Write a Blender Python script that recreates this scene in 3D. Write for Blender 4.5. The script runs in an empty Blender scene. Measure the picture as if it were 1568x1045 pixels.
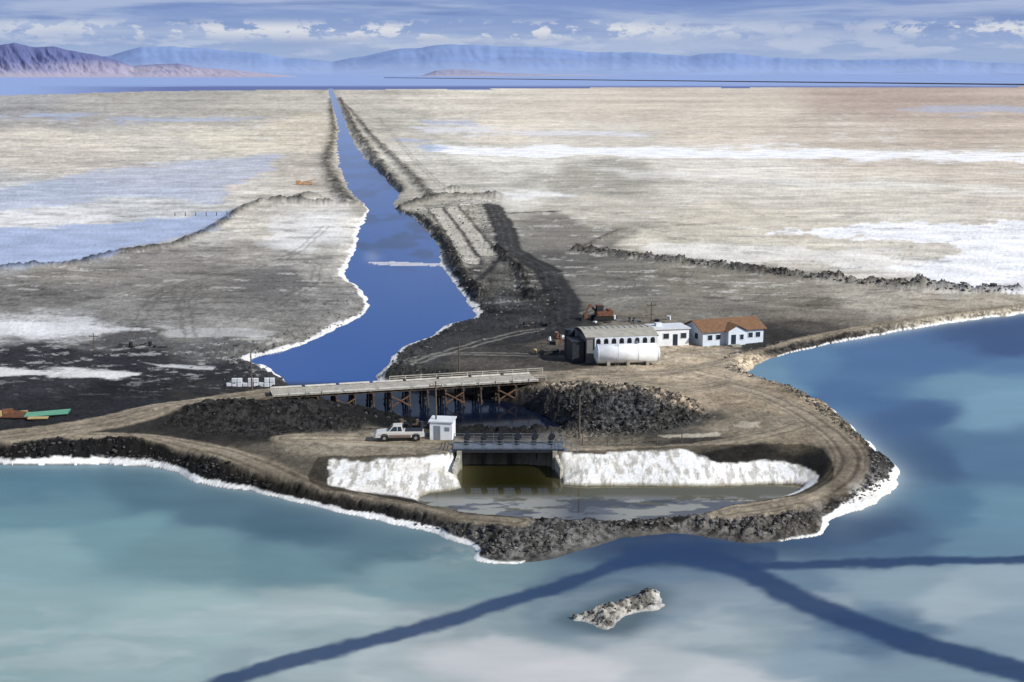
import bpy, math, random
import numpy as np
from mathutils import Vector, Matrix
random.seed(4); rng=np.random.RandomState(7)
H=48.0; F=2178.0; P=math.atan(410/F); CP,SP=math.cos(P),math.sin(P)
scene=bpy.context.scene
# ------------------------------------------------------------------ projection helpers (image pixels -> ground metres)
def G(x,y,z=0.0):
    r=(x-784)/F; u=-(y-522.5)/F
    dx,dy,dz=r,CP+u*SP,-SP+u*CP
    t=(z-H)/dz
    return (dx*t,dy*t)
def SV(X,Y,Z):
    zc=Y*CP-(Z-H)*SP; yc=Y*SP+(Z-H)*CP
    return 784+F*X/zc, 522.5-F*yc/zc
def lin(c):
    c=np.asarray(c,dtype=np.float64)/255.0
    return np.where(c<=0.04045,c/12.92,((c+0.055)/1.055)**2.4)
def vnoise(x,y,seed=0):
    xf=np.floor(x); yf=np.floor(y); fx=(x-xf); fy=(y-yf)
    xi=xf.astype(np.int64); yi=yf.astype(np.int64)
    def h(a,b):
        v=(a*374761393+b*668265263+seed*974711)&0xffffffff
        v=((v^(v>>13))*1274126177)&0xffffffff
        return ((v^(v>>16))&0xffff)/65535.0
    sx=fx*fx*(3-2*fx); sy=fy*fy*(3-2*fy)
    a=h(xi,yi);b=h(xi+1,yi);c=h(xi,yi+1);d=h(xi+1,yi+1)
    return (a+(b-a)*sx)*(1-sy)+(c+(d-c)*sx)*sy
def fbm(x,y,o=4,seed=0,g=.55):
    s=0;a=1;t=0
    for i in range(o):
        s=s+a*vnoise(x*2**i+17.3*i,y*2**i-9.1*i,seed+i*13); t+=a; a*=g
    return s/t
def sm(a,b,x):
    t=np.clip((x-a)/(b-a),0,1); return t*t*(3-2*t)
def smoothpoly(pts,closed=True,n=4):
    p=[np.array(q,float) for q in pts]; out=[]; N=len(p)
    rg=range(N) if closed else range(N-1)
    for i in rg:
        if closed: p0,p1,p2,p3=p[i-1],p[i],p[(i+1)%N],p[(i+2)%N]
        else: p0,p1,p2,p3=p[max(i-1,0)],p[i],p[i+1],p[min(i+2,N-1)]
        for k in range(n):
            t=k/n
            out.append(0.5*((2*p1)+(-p0+p2)*t+(2*p0-5*p1+4*p2-p3)*t*t+(-p0+3*p1-3*p2+p3)*t**3))
    if not closed: out.append(p[-1])
    return out
def dist(X,Y,pts,closed=False,R=60.0):
    a=np.array(pts); d=np.full(X.shape,R,dtype=np.float64)
    m=(X>a[:,0].min()-R)&(X<a[:,0].max()+R)&(Y>a[:,1].min()-R)&(Y<a[:,1].max()+R)
    x=X[m];y=Y[m]; b=np.full(x.shape,R*R)
    n=len(a)
    for i in range(n if closed else n-1):
        p=a[i];q=a[(i+1)%n];e=q-p;L=e@e+1e-9
        t=np.clip(((x-p[0])*e[0]+(y-p[1])*e[1])/L,0,1)
        b=np.minimum(b,(x-p[0]-t*e[0])**2+(y-p[1]-t*e[1])**2)
    d[m]=np.sqrt(b); return d
def inside(X,Y,pts):
    a=np.array(pts); r=np.zeros(X.shape,bool)
    m=(X>a[:,0].min())&(X<a[:,0].max())&(Y>a[:,1].min())&(Y<a[:,1].max())
    x=X[m];y=Y[m];c=np.zeros(x.shape,bool);n=len(a)
    for i in range(n):
        p=a[i];q=a[(i+1)%n]
        if p[1]==q[1]: continue
        c^=((p[1]>y)!=(q[1]>y))&(x<(q[0]-p[0])*(y-p[1])/(q[1]-p[1])+p[0])
    r[m]=c; return r
def sdf(X,Y,pts,R=60.0):   # negative inside
    d=dist(X,Y,pts,True,R); return np.where(inside(X,Y,pts),-d,d)
def GP(l,z=0.0): return [G(*(q if len(q)==3 else (q[0],q[1],z))) for q in l]
# ------------------------------------------------------------------ outlines drawn in image pixels, projected to ground
shore=[(-900,700),(-300,708),(0,712),(100,711),(200,714),(270,724),(300,738),(400,757),(450,770),(520,785),(600,805),(680,825),(722,842),(735,860),(800,862),(850,856),(900,838),(950,826),(1040,817),(1100,826),(1165,832),(1240,822),(1262,808),(1272,794),(1330,775),(1370,748),(1376,726),(1352,700),(1312,665),(1282,637),(1225,606),(1178,592),(1150,578),(1146,565),(1180,550),(1250,532),(1350,513),(1450,496),(1568,480),(1900,435),(2600,360)]
pond=smoothpoly(GP(shore),False,4)+[np.array((900.,520.)),np.array((900.,-50.)),np.array((-400.,-50.))]
shoreline=pond[:-3]
canalL=[(503,138),(507,155),(517,190),(516,215),(518,245),(530,280),(545,303),(562,318),(560,335),(550,352),(543,380),(536,400),(528,420),(545,438),(562,458),(564,475),(540,492),(498,512),(455,532),(400,545),(384,554),(420,570),(440,588),(450,606),(520,630),(600,648),(700,668)]
canalR=[(860,668),(850,645),(810,625),(740,608),(660,596),(590,586),(577,577),(598,556),(610,536),(664,512),(690,497),(722,489),(727,478),(712,458),(698,438),(682,418),(674,400),(672,380),(650,350),(630,332),(604,320),(606,306),(610,295),(580,262),(560,245),(540,215),(530,190),(516,155),(509,138)]
canal=smoothpoly(GP(canalL+canalR),True,3)
basinW=smoothpoly(GP([(706,708),(852,708),(862,742),(940,744),(1080,745),(1215,741),(1228,748),(1200,757,.4),(1120,772,.6),(1060,786,.6),(960,795,.6),(830,791,.6),(730,784,.6),(655,771,.5),(640,764,.2),(660,756),(705,748)]),True,2)
basinC=smoothpoly(GP([(478,738,1.7),(560,757,1.3),(640,773,1.3),(730,787,1.3),(830,794,1.3),(960,799,1.3),(1060,790,1.3),(1110,776,1.3),(1180,764,1.4),(1240,750,1.6),(1276,722,2.2),(1264,694,2.2),(1228,680,2.2),(1080,683,2.2),(868,692,2.2),(840,686,2.2),(710,686,2.2),(690,694,2.2),(560,697,2.2),(488,699,2.2)]),True,3)
island=smoothpoly(GP([(866,950),(900,941),(930,925),(960,912),(988,902),(1008,908),(1003,926),(975,945),(950,965),(908,960)]),True,3)
spit=GP([(560,402),(600,401),(676,404),(676,408),(610,408),(575,406)])
lakeedge=[G(x,y) for x,y in [(-900,152),(-300,148),(0,145),(250,140),(500,137.5),(1000,135),(1568,133),(2500,131)]]
roads=[(smoothpoly(GP([(-500,705,2.2),(-200,690,2.2),(0,670,2.2),(120,655,2.2),(230,635,2.2),(330,616,2.2),(415,603,2.2)]),False,3),3.5),
 (smoothpoly(GP([(120,668,2.2),(230,672,2.2),(320,690,2.1),(400,716,1.7),(450,736,1.4),(550,762,1.3),(640,779,1.3),(700,789,1.3),(790,798,1.2)]),False,3),2.0),
 (smoothpoly(GP([(1110,784,1.3),(1200,768,1.5),(1262,746,1.8),(1300,712,2.2),(1293,685,2.2),(1262,657,2.2),(1222,630,2.2),(1170,608,2.0),(1100,590,1.8)]),False,3),2.4),
 (smoothpoly(GP([(815,580),(900,578),(1000,578),(1080,566),(1130,552),(1180,535),(1260,513),(1350,496),(1450,480),(1568,466),(1900,428),(2500,360)],1.4),False,3),2.4),
 (smoothpoly(GP([(440,672),(560,672),(700,680)],2.2),False,2),2.2),
 (smoothpoly(GP([(870,688),(1000,690),(1130,676),(1230,650)],2.2),False,2),1.6),
 (smoothpoly(GP([(1100,590),(1040,600),(980,590)],2.0),False,2),3.5)]
berms=[ # pts, halfwidth, height
 (GP([(1560,452),(1430,448),(1320,438),(1200,425),(1110,412),(1000,400),(890,388)],.6),2.2,1.5),
 (GP([(-200,420),(0,412),(130,404),(180,388),(270,377),(330,350),(370,320),(400,309),(470,312),(540,314)],.8),2.2,1.2),
 (GP([(604,318),(640,330),(668,352),(690,385),(705,420),(740,455)],.8),1.8,1.0),
 (GP([(612,318),(680,300),(760,302)],.8),3.0,1.5),
 (GP([(505,150),(512,200),(500,250),(520,290),(538,312)],.8),3.5,.9),
 (GP([(520,150),(545,200),(580,250),(612,292)],.8),4,1.7),
 (GP([(530,160),(575,215),(625,262),(660,300)],.8),3,.9),
 (GP([(760,380),(800,420),(815,460)],.9),1.6,.9),
 (GP([(880,388),(930,362),(960,350)],.8),1.5,.6),
 (GP([(1130,545),(1142,552),(1180,540),(1300,508),(1450,486),(1568,472)],1.2),1.2,.25)]
mounds=[(470,303,.8,6,3,3.0),(500,312,.8,16,4,1.2),(697,294,.8,6,4,3.4),(740,303,.8,14,4,1.6),(440,310,.8,14,4,1.4),
 (940,608,2,11,6,.8),(1010,622,2,8,5,.7),(870,604,2,6,4,.6),(1050,632,2,5,4,.5),(470,636,2,9,4,1.0),(340,634,2,11,5,1.3),(540,650,2,6,2.5,.7),(190,678,2.2,4,1.6,.8),
 (1400,447,.6,5,3,1.2),(760,462,.9,4,3,.8),(1170,515,1.2,6,4,.5)]
rubpoly=GP([(825,588),(900,584),(990,592),(1060,618),(1095,642),(1015,662),(900,674),(858,662),(835,640),(815,615)],2.2)
slag=GP([(240,648),(300,624),(420,612),(450,625),(560,648),(575,660),(470,664),(380,668),(290,664)],2.2)
spoil=GP([(612,326),(690,306),(760,302),(772,350),(790,390),(850,430),(878,480),(840,520),(760,505),(728,470),(700,420),(680,385),(655,350)],.9)
furrow=[GP([(668,318),(700,362),(722,405)],.9),GP([(690,316),(722,356),(748,392)],.9)]
blackroad=[(GP([(752,312),(772,350),(782,385),(838,415),(862,460),(866,492),(800,520)],.9),3.4),(GP([(775,326),(855,323)],.9),1.6),(GP([(780,385),(720,440),(700,470)],.9),1.0)]

SOIL_AND_SHADE=[(-300,160,150,150,150),(0,160,152,150,148),(250,158,160,156,148),(440,158,172,167,156),(100,185,160,156,150),(350,185,168,162,152),(100,215,190,183,170),(350,215,192,185,170),(480,200,186,178,162),(100,240,184,177,167),(300,240,184,178,168),  # ground palette: soil colours with cloud shadow painted into the darker flats
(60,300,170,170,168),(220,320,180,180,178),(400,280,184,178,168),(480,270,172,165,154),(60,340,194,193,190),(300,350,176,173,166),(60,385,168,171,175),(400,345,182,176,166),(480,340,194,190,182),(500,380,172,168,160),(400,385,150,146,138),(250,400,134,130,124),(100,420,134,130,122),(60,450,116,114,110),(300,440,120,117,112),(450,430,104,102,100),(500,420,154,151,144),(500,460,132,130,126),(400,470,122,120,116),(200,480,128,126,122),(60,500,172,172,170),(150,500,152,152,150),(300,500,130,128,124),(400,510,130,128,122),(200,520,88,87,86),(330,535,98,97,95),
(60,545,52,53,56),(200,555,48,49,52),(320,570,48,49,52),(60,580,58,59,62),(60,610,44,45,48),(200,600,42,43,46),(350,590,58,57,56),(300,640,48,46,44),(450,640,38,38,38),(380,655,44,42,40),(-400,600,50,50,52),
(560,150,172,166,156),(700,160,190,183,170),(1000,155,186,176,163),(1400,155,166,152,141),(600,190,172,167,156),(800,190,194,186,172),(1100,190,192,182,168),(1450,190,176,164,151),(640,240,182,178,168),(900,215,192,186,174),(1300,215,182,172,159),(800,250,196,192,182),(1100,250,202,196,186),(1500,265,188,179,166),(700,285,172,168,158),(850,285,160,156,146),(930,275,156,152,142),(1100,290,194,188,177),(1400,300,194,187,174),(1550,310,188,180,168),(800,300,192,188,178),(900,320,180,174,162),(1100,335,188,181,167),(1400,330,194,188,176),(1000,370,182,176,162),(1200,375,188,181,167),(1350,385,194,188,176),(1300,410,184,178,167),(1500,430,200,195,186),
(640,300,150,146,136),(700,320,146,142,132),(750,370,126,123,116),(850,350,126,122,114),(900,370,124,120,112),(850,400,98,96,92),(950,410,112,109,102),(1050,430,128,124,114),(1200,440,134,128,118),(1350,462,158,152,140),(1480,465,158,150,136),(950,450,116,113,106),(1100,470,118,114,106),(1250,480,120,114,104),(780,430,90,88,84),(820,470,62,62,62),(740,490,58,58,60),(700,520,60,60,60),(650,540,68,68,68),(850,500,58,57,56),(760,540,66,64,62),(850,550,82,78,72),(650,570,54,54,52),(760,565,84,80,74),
(960,500,118,112,102),(1040,545,172,159,139),(1000,565,166,153,134),(1100,560,164,151,132),(1180,520,56,54,52),(1230,500,78,74,68),(900,575,146,135,119),(1090,610,146,133,116),(1180,625,140,128,110),(1250,660,128,118,102),(1150,650,122,114,100),(950,630,72,72,72),(880,620,54,54,54),(1020,640,68,67,64),(600,640,32,32,32),(750,640,34,34,34),  # closing entries mix dark earth with painted shade under the bridge
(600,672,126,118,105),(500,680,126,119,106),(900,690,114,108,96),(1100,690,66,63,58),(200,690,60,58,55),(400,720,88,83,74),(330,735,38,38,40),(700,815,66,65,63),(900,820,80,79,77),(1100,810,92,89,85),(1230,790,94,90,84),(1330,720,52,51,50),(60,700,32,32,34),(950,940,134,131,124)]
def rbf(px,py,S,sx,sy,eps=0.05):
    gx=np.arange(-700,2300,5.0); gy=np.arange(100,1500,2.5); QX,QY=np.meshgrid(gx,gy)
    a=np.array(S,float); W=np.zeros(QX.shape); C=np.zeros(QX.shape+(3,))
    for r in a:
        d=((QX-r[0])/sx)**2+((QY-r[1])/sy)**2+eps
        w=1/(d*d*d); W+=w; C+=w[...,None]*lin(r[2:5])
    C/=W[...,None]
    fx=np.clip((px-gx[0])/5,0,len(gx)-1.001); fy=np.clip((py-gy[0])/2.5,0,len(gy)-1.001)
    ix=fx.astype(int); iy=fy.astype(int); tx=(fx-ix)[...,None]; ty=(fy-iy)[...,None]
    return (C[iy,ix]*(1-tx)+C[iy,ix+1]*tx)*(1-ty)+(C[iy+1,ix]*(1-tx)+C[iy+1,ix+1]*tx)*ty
def lvl(X,Y): return 1.0+1.2*(1-sm(205,250,Y))-0.35*sm(300,500,Y)-.95*(1-sm(156,169,Y))
def terrain(X,Y,color=True):
    X=np.asarray(X,float);Y=np.asarray(Y,float)
    n1=fbm(X/5,Y/5,4,3)-.5; n2=fbm(X/5+50,Y/5+9,4,5)-.5
    far=sm(350,900,Y)
    wx=X+n1*1.7*(1+2.5*far); wy=Y+n2*2.0*(1+5*far)
    L=lvl(X,Y)
    dP=sdf(wx,wy,pond); dI=-sdf(X+n1*3.5,Y+n2*3.5,island,20)
    dC=sdf(wx,wy,canal); dS=-sdf(X,Y+n2*1.5,spit,10)
    dbw=sdf(X+n1*.8,Y+n2*.8,basinW,40); dbc=sdf(X+n1*1.2,Y+n2*1.2,basinC,40)
    wid=3.2+1.5*n1
    hP=np.where(dP>0,L*np.clip(dP/wid,0,1)**.8,np.maximum(-1.5,dP*.35))
    hI=np.where(dI>0,np.minimum(dI*.55,1.2),dI*.35); hP=np.maximum(hP,hI)
    bw=4.2-1.5*(1-sm(205,235,Y))+3*far
    hC=np.where(dC>0,L*np.clip(dC/bw,0,1)**.8,np.maximum(-1.5,dC*.4))
    hC=np.maximum(hC,np.where(dS>0,.12,-2))
    t=np.clip(dbw/(np.maximum(dbw,0)+np.maximum(-dbc,0)+1e-3),0,1)
    hB=np.where(dbw<0,np.maximum(-1.5,dbw*.5),L*t**.6)
    hB=np.where(dbc>0,99,hB)
    z=np.minimum(np.minimum(hP,hC),hB)
    le=np.array(lakeedge); yl=np.interp(X/np.maximum(Y,1),le[:,0]/le[:,1],le[:,1])
    edge=Y-yl+ (fbm(X/400,Y/400,3,8)-.5)*500
    z=np.where(edge>0,-1.5,z)
    dry=sm(0.2,2.5,np.minimum(np.minimum(dP,dC),60))
    bmask=np.zeros(X.shape)
    rn=fbm(X/2.2,Y/2.2,4,31)
    for pts,hw,hh in berms:
        d=dist(wx,wy,pts,False,25); g=np.exp(-(d/hw)**2)
        z=z+g*hh*(.25+1.5*rn)*dry; bmask=np.maximum(bmask,g*sm(.2,1.0,hh))
    for (mx,my,mz,rx,ry,mh) in mounds:
        cx,cy=G(mx,my,mz); g=np.exp(-((X-cx)/rx)**2-((Y-cy)/ry)**2)
        z=z+g*mh*(.6+.8*rn)*dry; bmask=np.maximum(bmask,g*.9*(mh>1.15)*(my<500))
    rub=sm(1.0,-2.5,sdf(wx,wy,rubpoly,20)); slg=sm(.6,-1.8,sdf(wx,wy,slag,20))
    spo=sm(1.5,-2,sdf(wx,wy,spoil,20))
    roadm=np.zeros(X.shape); trk=np.zeros(X.shape)
    for pts,w in roads:
        d=dist(X+n1*.8,Y+n2*.8,pts,False,20)
        roadm=np.maximum(roadm,sm(w+.5,w-.6,d)); trk=np.maximum(trk,(np.exp(-((d-.95)/.28)**2)+.7*np.exp(-((d-1.9)/.2)**2))*(d<w))
    trk=np.minimum(trk,1); roadm=roadm*sm(1.6,3.2,np.minimum(dP,60))
    slope=((dP>0)&(dP<wid+1.0))*1.0*sm(0,.6,dP)*(1-sm(wid,wid+1,dP))
    slope=np.maximum(slope,(dbc>-1)*(Y<153)*(np.abs(X)<45)*sm(0,.6,dP)*1.0*(dP<9))
    slopec=sm(.2,1.2,dC)*(1-sm(5,8,dC))*(dC<8)*sm(300,240,Y)
    slopeb=(hB<L*.97)*(dbw>0)*1.0
    isl=sm(0,.5,dI)
    rubble=np.clip(rub+slg*.6+slope*.75*sm(.3,1.6,dP)+slopec*.7+bmask*.8+isl*.8+slopeb*.1+spo*.5,0,1.2)*(1-roadm*.9)
    rg=np.abs(fbm(X/1.5,Y/1.5,5,41,.62)-.5)*2
    z=z+rubble*((rg-.2)*1.3)*np.where(z>0.05,1,0)
    z=z+(fbm(X/1.1,Y/1.1,4,43,.65)-.5)*.3*dry*(z>0)*(1-.6*roadm)*(1-.8*slopeb)
    z=z+(fbm(X/25,Y/25,3,44)-.5)*.5*dry*(1-roadm)*sm(230,300,Y)
    z=z+roadm*(1-trk)*.09
    if not color: return z
    px,py=SV(X,Y,np.clip(z,0,3)); px0,py0=px,py
    jx=fbm(px/70,py/22,4,51)-.5; jy=fbm(px/70,py/22,4,57)-.5
    px=px+jx*90; py=py+jy*26
    C=rbf(px,py,SOIL_AND_SHADE,85,26)
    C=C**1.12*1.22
    m=fbm(X/14,Y/14,5,61); m2=fbm(X/1.6,Y/1.6,4,62); m3=fbm(px0/160,py0/5.0,5,63,.65); m4=fbm(X/.45,Y/.45,3,64,.8); m5=fbm(px0/7,py0/1.6,3,65,.8); m6=fbm(px0/45,py0/5,4,66,.7); m7=fbm(px0/320,py0/2.6,5,67,.7)
    mid=sm(560,330,py0); calm=1-.55*sm(640,900,px0)*mid
    C=C*(1+ ((m-.5)*.6*(1-.6*far)+(m2-.5)*.85*(1-mid*.7)+(m4-.5)*.95*(1-mid)+(m5-.5)*.5+(m6-.5)*.45)*calm+(m3-.5)*.5*mid+(m7-.5)*.5*mid)[...,None]
    def over(mask,col,C):
        return C*(1-mask[...,None])+lin(col)*mask[...,None]
    def blob(pts,soft,brk,seed,scx=40,scy=8):
        q=[(a,b*2.2) for a,b in pts]; d=sdf(px0+jx*40,(py0+jy*10)*2.2,q,200)
        n=fbm(px0/scx,py0/scy,5,seed,.65)
        return sm(soft,-soft,d+(n-.5)*brk)
    wet=np.zeros(X.shape)
    def S(mask,C,col=(232,232,232)): return over(np.clip(mask,0,1),col,C)
    C=S(blob([(1360,410),(1490,385),(1440,374),(1180,356),(1290,345),(1700,338),(1700,462),(1560,452),(1470,438)],5,48,71)*.97,C,(244,244,245))
    C=S(blob([(640,222),(900,226),(1200,228),(1700,238),(1700,250),(1200,244),(900,240),(700,238)],6,40,72,60,5)*.9,C,(236,236,237))
    C=S(blob([(640,196),(760,198),(1000,204),(980,210),(760,206),(650,204)],6,40,73,60,5)*.6,C,(215,216,222))
    C=S(blob([(740,292),(830,292),(880,300),(780,306)],6,30,74)*.6,C)
    C=S(blob([(420,335),(520,328),(520,372),(440,392),(400,372)],14,60,75)*.45,C)
    C=S(blob([(-300,486),(120,488),(230,508),(60,516),(-300,520)],6,60,76,70,6)*.7,C,(216,216,216))
    C=S(blob([(-300,562),(0,562),(120,566),(215,572),(180,580),(0,577),(-300,577)],4,34,77,60,5)*.85,C,(218,217,214))
    C=S(blob([(220,556),(330,562),(330,566),(230,562)],3,22,78,60,5)*.8,C,(200,200,200))
    C=S(blob([(250,500),(400,506),(420,520),(260,515)],6,50,79,40,5)*.5,C,(200,200,198))
    C=S(blob([(1000,372),(1340,384),(1440,405),(1500,440),(1250,405),(1000,395)],8,60,80,60,5)*.6,C,(230,227,221))
    C=S(blob([(900,255),(1500,285),(1600,300),(1300,290),(950,268)],8,60,81,90,5)*.4,C,(230,227,221))
    C=S(blob([(-200,310),(150,312),(170,330),(100,345),(-200,350)],10,50,83,60,6)*.5,C,(218,217,217))
    C=S(blob([(1010,668),(1110,664),(1110,670),(1020,674)],3,16,85,30,4)*.6,C,(200,192,172))
    C=S(blob([(1130,645),(1165,648),(1165,655),(1130,655)],3,16,86,30,4)*.6,C,(190,180,160))
    C=S(blob([(490,668),(560,664),(660,676),(650,684),(500,682)],3,24,87,30,4)*.45,C,(186,176,156))
    fl=sm(.60,.70,fbm(px0/26,py0/4,5,88,.7))*sm(620,560,py0)*sm(470,500,py0)*sm(460,400,px0); C=S(fl*.5,C,(190,190,188))
    fl=sm(.62,.72,fbm(px0/40,py0/3.5,5,89,.7))*sm(480,440,py0)*sm(150,200,py0); C=S(fl*.4,C,(224,222,216))
    fl=sm(.58,.70,fbm(px0/50,py0/4,5,90,.7))*sm(520,460,py0)*sm(300,340,py0); C=C*(1-fl*.36)[...,None]
    for pts,k,sd in [([(-300,300),(0,290),(150,262),(300,244),(420,238),(418,262),(350,285),(330,312),(200,300),(60,318),(-300,330)],.5,91),
                     ([(-300,352),(0,352),(180,338),(350,322),(330,350),(190,382),(130,400),(0,412),(-300,425)],.9,92),
                     ([(-300,174),(100,177),(160,180),(60,182),(-300,181)],.7,93),([(170,182),(320,180),(400,182),(300,186),(180,186)],.6,94),
                     ([(600,212),(650,218),(690,228),(660,232),(620,220)],.7,95),([(1380,168),(1500,164),(1620,168),(1600,175),(1450,172)],.5,96),([(650,186),(720,185),(740,192),(660,192)],.6,98)]:
        b=blob(pts,7,50,sd,70,5)*k; wet=np.maximum(wet,b); C=over(b,(162,175,202),C)  # wet pans; the sky's reflection is painted in as pale blue
    for pts,w in blackroad:
        d=dist(wx,wy,pts,False,25); k=sm(w+.6,w-.6,d); C=over(k*.9,(42,42,44),C); C=C*(1+.5*np.exp(-((d-1)/.4)**2)*k)[...,None]
    C=C*(1+spo*(rn-.5)*1.8*(1-sm(500,520,py0)))[...,None]
    for pts in furrow:
        d=dist(X+n1*1.2,Y+n2*1.2,pts,False,25); C=over(sm(2.5,1.9,d)*.65*(.6+.8*m2),(194,188,176),C); C=over(np.exp(-((d-3.0)/.6)**2)*.75,(56,55,53),C)
    for k,pts in enumerate([[(200,520),(260,440),(430,400),(500,345)],[(120,470),(300,425),(470,395)],[(290,520),(290,450),(380,420)],[(900,480),(1000,455),(1300,480)],[(700,300),(640,250),(580,180)],[(800,330),(1000,300),(1500,290)],[(420,470),(480,430),(470,400),(330,405)],[(0,440),(200,420),(420,430),(520,400)],[(900,440),(1100,450),(1400,470)],[(640,560),(720,530),(820,505)],[(220,470),(340,450),(500,440)],[(600,560),(700,545),(870,550)],[(900,500),(1060,540),(1130,560)],[(880,585),(1000,560),(1060,545),(1120,540)],[(200,500),(350,480),(480,500)],[(860,420),(1000,425),(1250,445)],[(940,590),(1060,580),(1150,610)]]):
        d=dist(X+n1*2,Y+n2*2,smoothpoly(GP(pts,.9),False,4),False,20)
        C=over(np.exp(-((d-1.0)/.38)**2)*.42,(76,74,71) if k%2==0 else (166,162,153),C)
    C=C*(1-np.clip(bmask*.75*(.45+1.1*rn),0,.9)[...,None])
    rc=lin((156,144,125))*(0.55+.7*m2+.8*(m4-.5)+.4*(m6-.5)+.3*(m5-.5))[...,None]
    darkr=np.clip(sm(690,720,py0)*.3*sm(1100,700,px0)+.32*sm(1240,1290,px0)*sm(660,700,py0),0,1)
    rc=rc*(1-darkr)[...,None]
    C=C*(1-roadm[...,None]*.88)+rc*roadm[...,None]*.88
    C=C*(1-(trk*roadm*.42)[...,None])
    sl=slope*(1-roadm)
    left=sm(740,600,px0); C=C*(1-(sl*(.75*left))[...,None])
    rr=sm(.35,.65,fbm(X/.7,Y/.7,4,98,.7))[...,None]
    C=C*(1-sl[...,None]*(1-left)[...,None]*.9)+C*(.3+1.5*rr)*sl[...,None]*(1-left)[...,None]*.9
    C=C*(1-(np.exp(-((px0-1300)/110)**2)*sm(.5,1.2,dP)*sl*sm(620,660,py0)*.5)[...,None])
    C=C*(1-rub[...,None]*.9)+C*(.3+1.6*rr**1.5)*rub[...,None]*.9
    sk_=(slg*(1-roadm))[...,None]; C=C*(1-sk_*.9)+lin((44,43,42))*(.35+1.3*rr)*sk_*.9
    hb=hB/np.maximum(L,.1)
    inb=(dbc<0)
    right=sm(1040,1100,px0)
    topw=.92-.26*right-.3*sm(505,485,px0)
    sB=inb*(dbw>0)*sm(topw+.03,topw-.03,hb+(m2-.5)*.16)*sm(155,156.5,Y)
    C=np.where((inb&(dbw>0))[...,None],C*.4,C)
    ck=sm(.36,.52,fbm(X/.6,Y/2.5,5,97,.7)); stn=sm(.5,.7,fbm(X/6,Y/3,4,96))
    wallc=over(np.clip(1-ck,0,1)*.6,(124,118,104),np.zeros(X.shape+(3,))+lin((236,234,229)))
    wallc=over(stn*.3,(176,166,144),wallc); wallc=over(sm(.22,.05,hb)*.8,(116,108,82),wallc)
    C=C*(1-sB[...,None])+wallc*sB[...,None]
    g=np.exp(-((px0-1345)/60)**2-((py0-765)/32)**2)
    wS=(.6+1.6*g+.9*(m-.45)+.5*(m2-.5))*(1-.93*np.exp(-((px0-990)/262)**6))
    sP=(dP>0)*sm(wS+.1,wS-.1,dP)*(wS>.15)
    C=over(np.clip(sP,0,1)*.93,(238,237,233),C)
    C=over(np.clip(sm(4.2,2.0,dP)*(dP>0)*g*sm(.45,.55,m2),0,1)*.75,(222,218,210),C)
    rb=sm(575,600,px0+0.0)*sm(420,380,py0)
    wC=(1.0+2.4*(m-.42)+1.4*(m2-.5))*sm(300,335,py0)*sm(592,560,py0)*(1-.85*rb)
    sC=(dC>0)*sm(wC+.25,wC-.25,dC)*(wC>.2)
    C=over(np.clip(sC,0,1)*.88,(230,229,226),C)
    wC2=(.5+2*(m2-.45))*sm(330,300,py0); sC2=(dC>0)*sm(wC2+1,wC2-1,dC)*(py0<320)
    C=over(np.clip(sC2,0,1)*.2,(200,196,188),C)
    C=over((dS>0)*.7,(185,188,205),C)
    C=np.where((dI>0)[...,None],C*(.4+1.2*rr),C)
    C=over(np.clip((dI>0)*sm(.8,.1,dI+ (m2-.5)*1.5),0,1)*.4,(210,209,205),C)
    return z,np.clip(C*1.07,.010,.85),wet
# ------------------------------------------------------------------ node helpers
def newmat(name):
    m=bpy.data.materials.new(name); m.use_nodes=True; return m,m.node_tree.nodes,m.node_tree.links,m.node_tree.nodes['Principled BSDF']
def mat(name,rgb,rough=.8,ns=3.0,amt=.25,bump=.0,metal=0.0,srgb=True):
    m,N,K,b=newmat(name); c=list(lin(rgb)) if srgb else list(rgb)
    tc=N.new('ShaderNodeTexCoord'); n=N.new('ShaderNodeTexNoise'); n.inputs['Scale'].default_value=ns; n.inputs['Detail'].default_value=6
    K.new(tc.outputs['Object'],n.inputs['Vector'])
    r=N.new('ShaderNodeMapRange'); r.inputs[1].default_value=.3; r.inputs[2].default_value=.7; r.inputs[3].default_value=1-amt; r.inputs[4].default_value=1+amt*.6
    K.new(n.outputs['Fac'],r.inputs[0])
    v=N.new('ShaderNodeVectorMath'); v.operation='SCALE'; v.inputs[0].default_value=c; K.new(r.outputs[0],v.inputs['Scale'])
    K.new(v.outputs[0],b.inputs['Base Color']); b.inputs['Roughness'].default_value=rough; b.inputs['Metallic'].default_value=metal
    if bump:
        bp=N.new('ShaderNodeBump'); bp.inputs['Strength'].default_value=bump; bp.inputs['Distance'].default_value=.1
        K.new(n.outputs['Fac'],bp.inputs['Height']); K.new(bp.outputs[0],b.inputs['Normal'])
    return m
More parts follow.
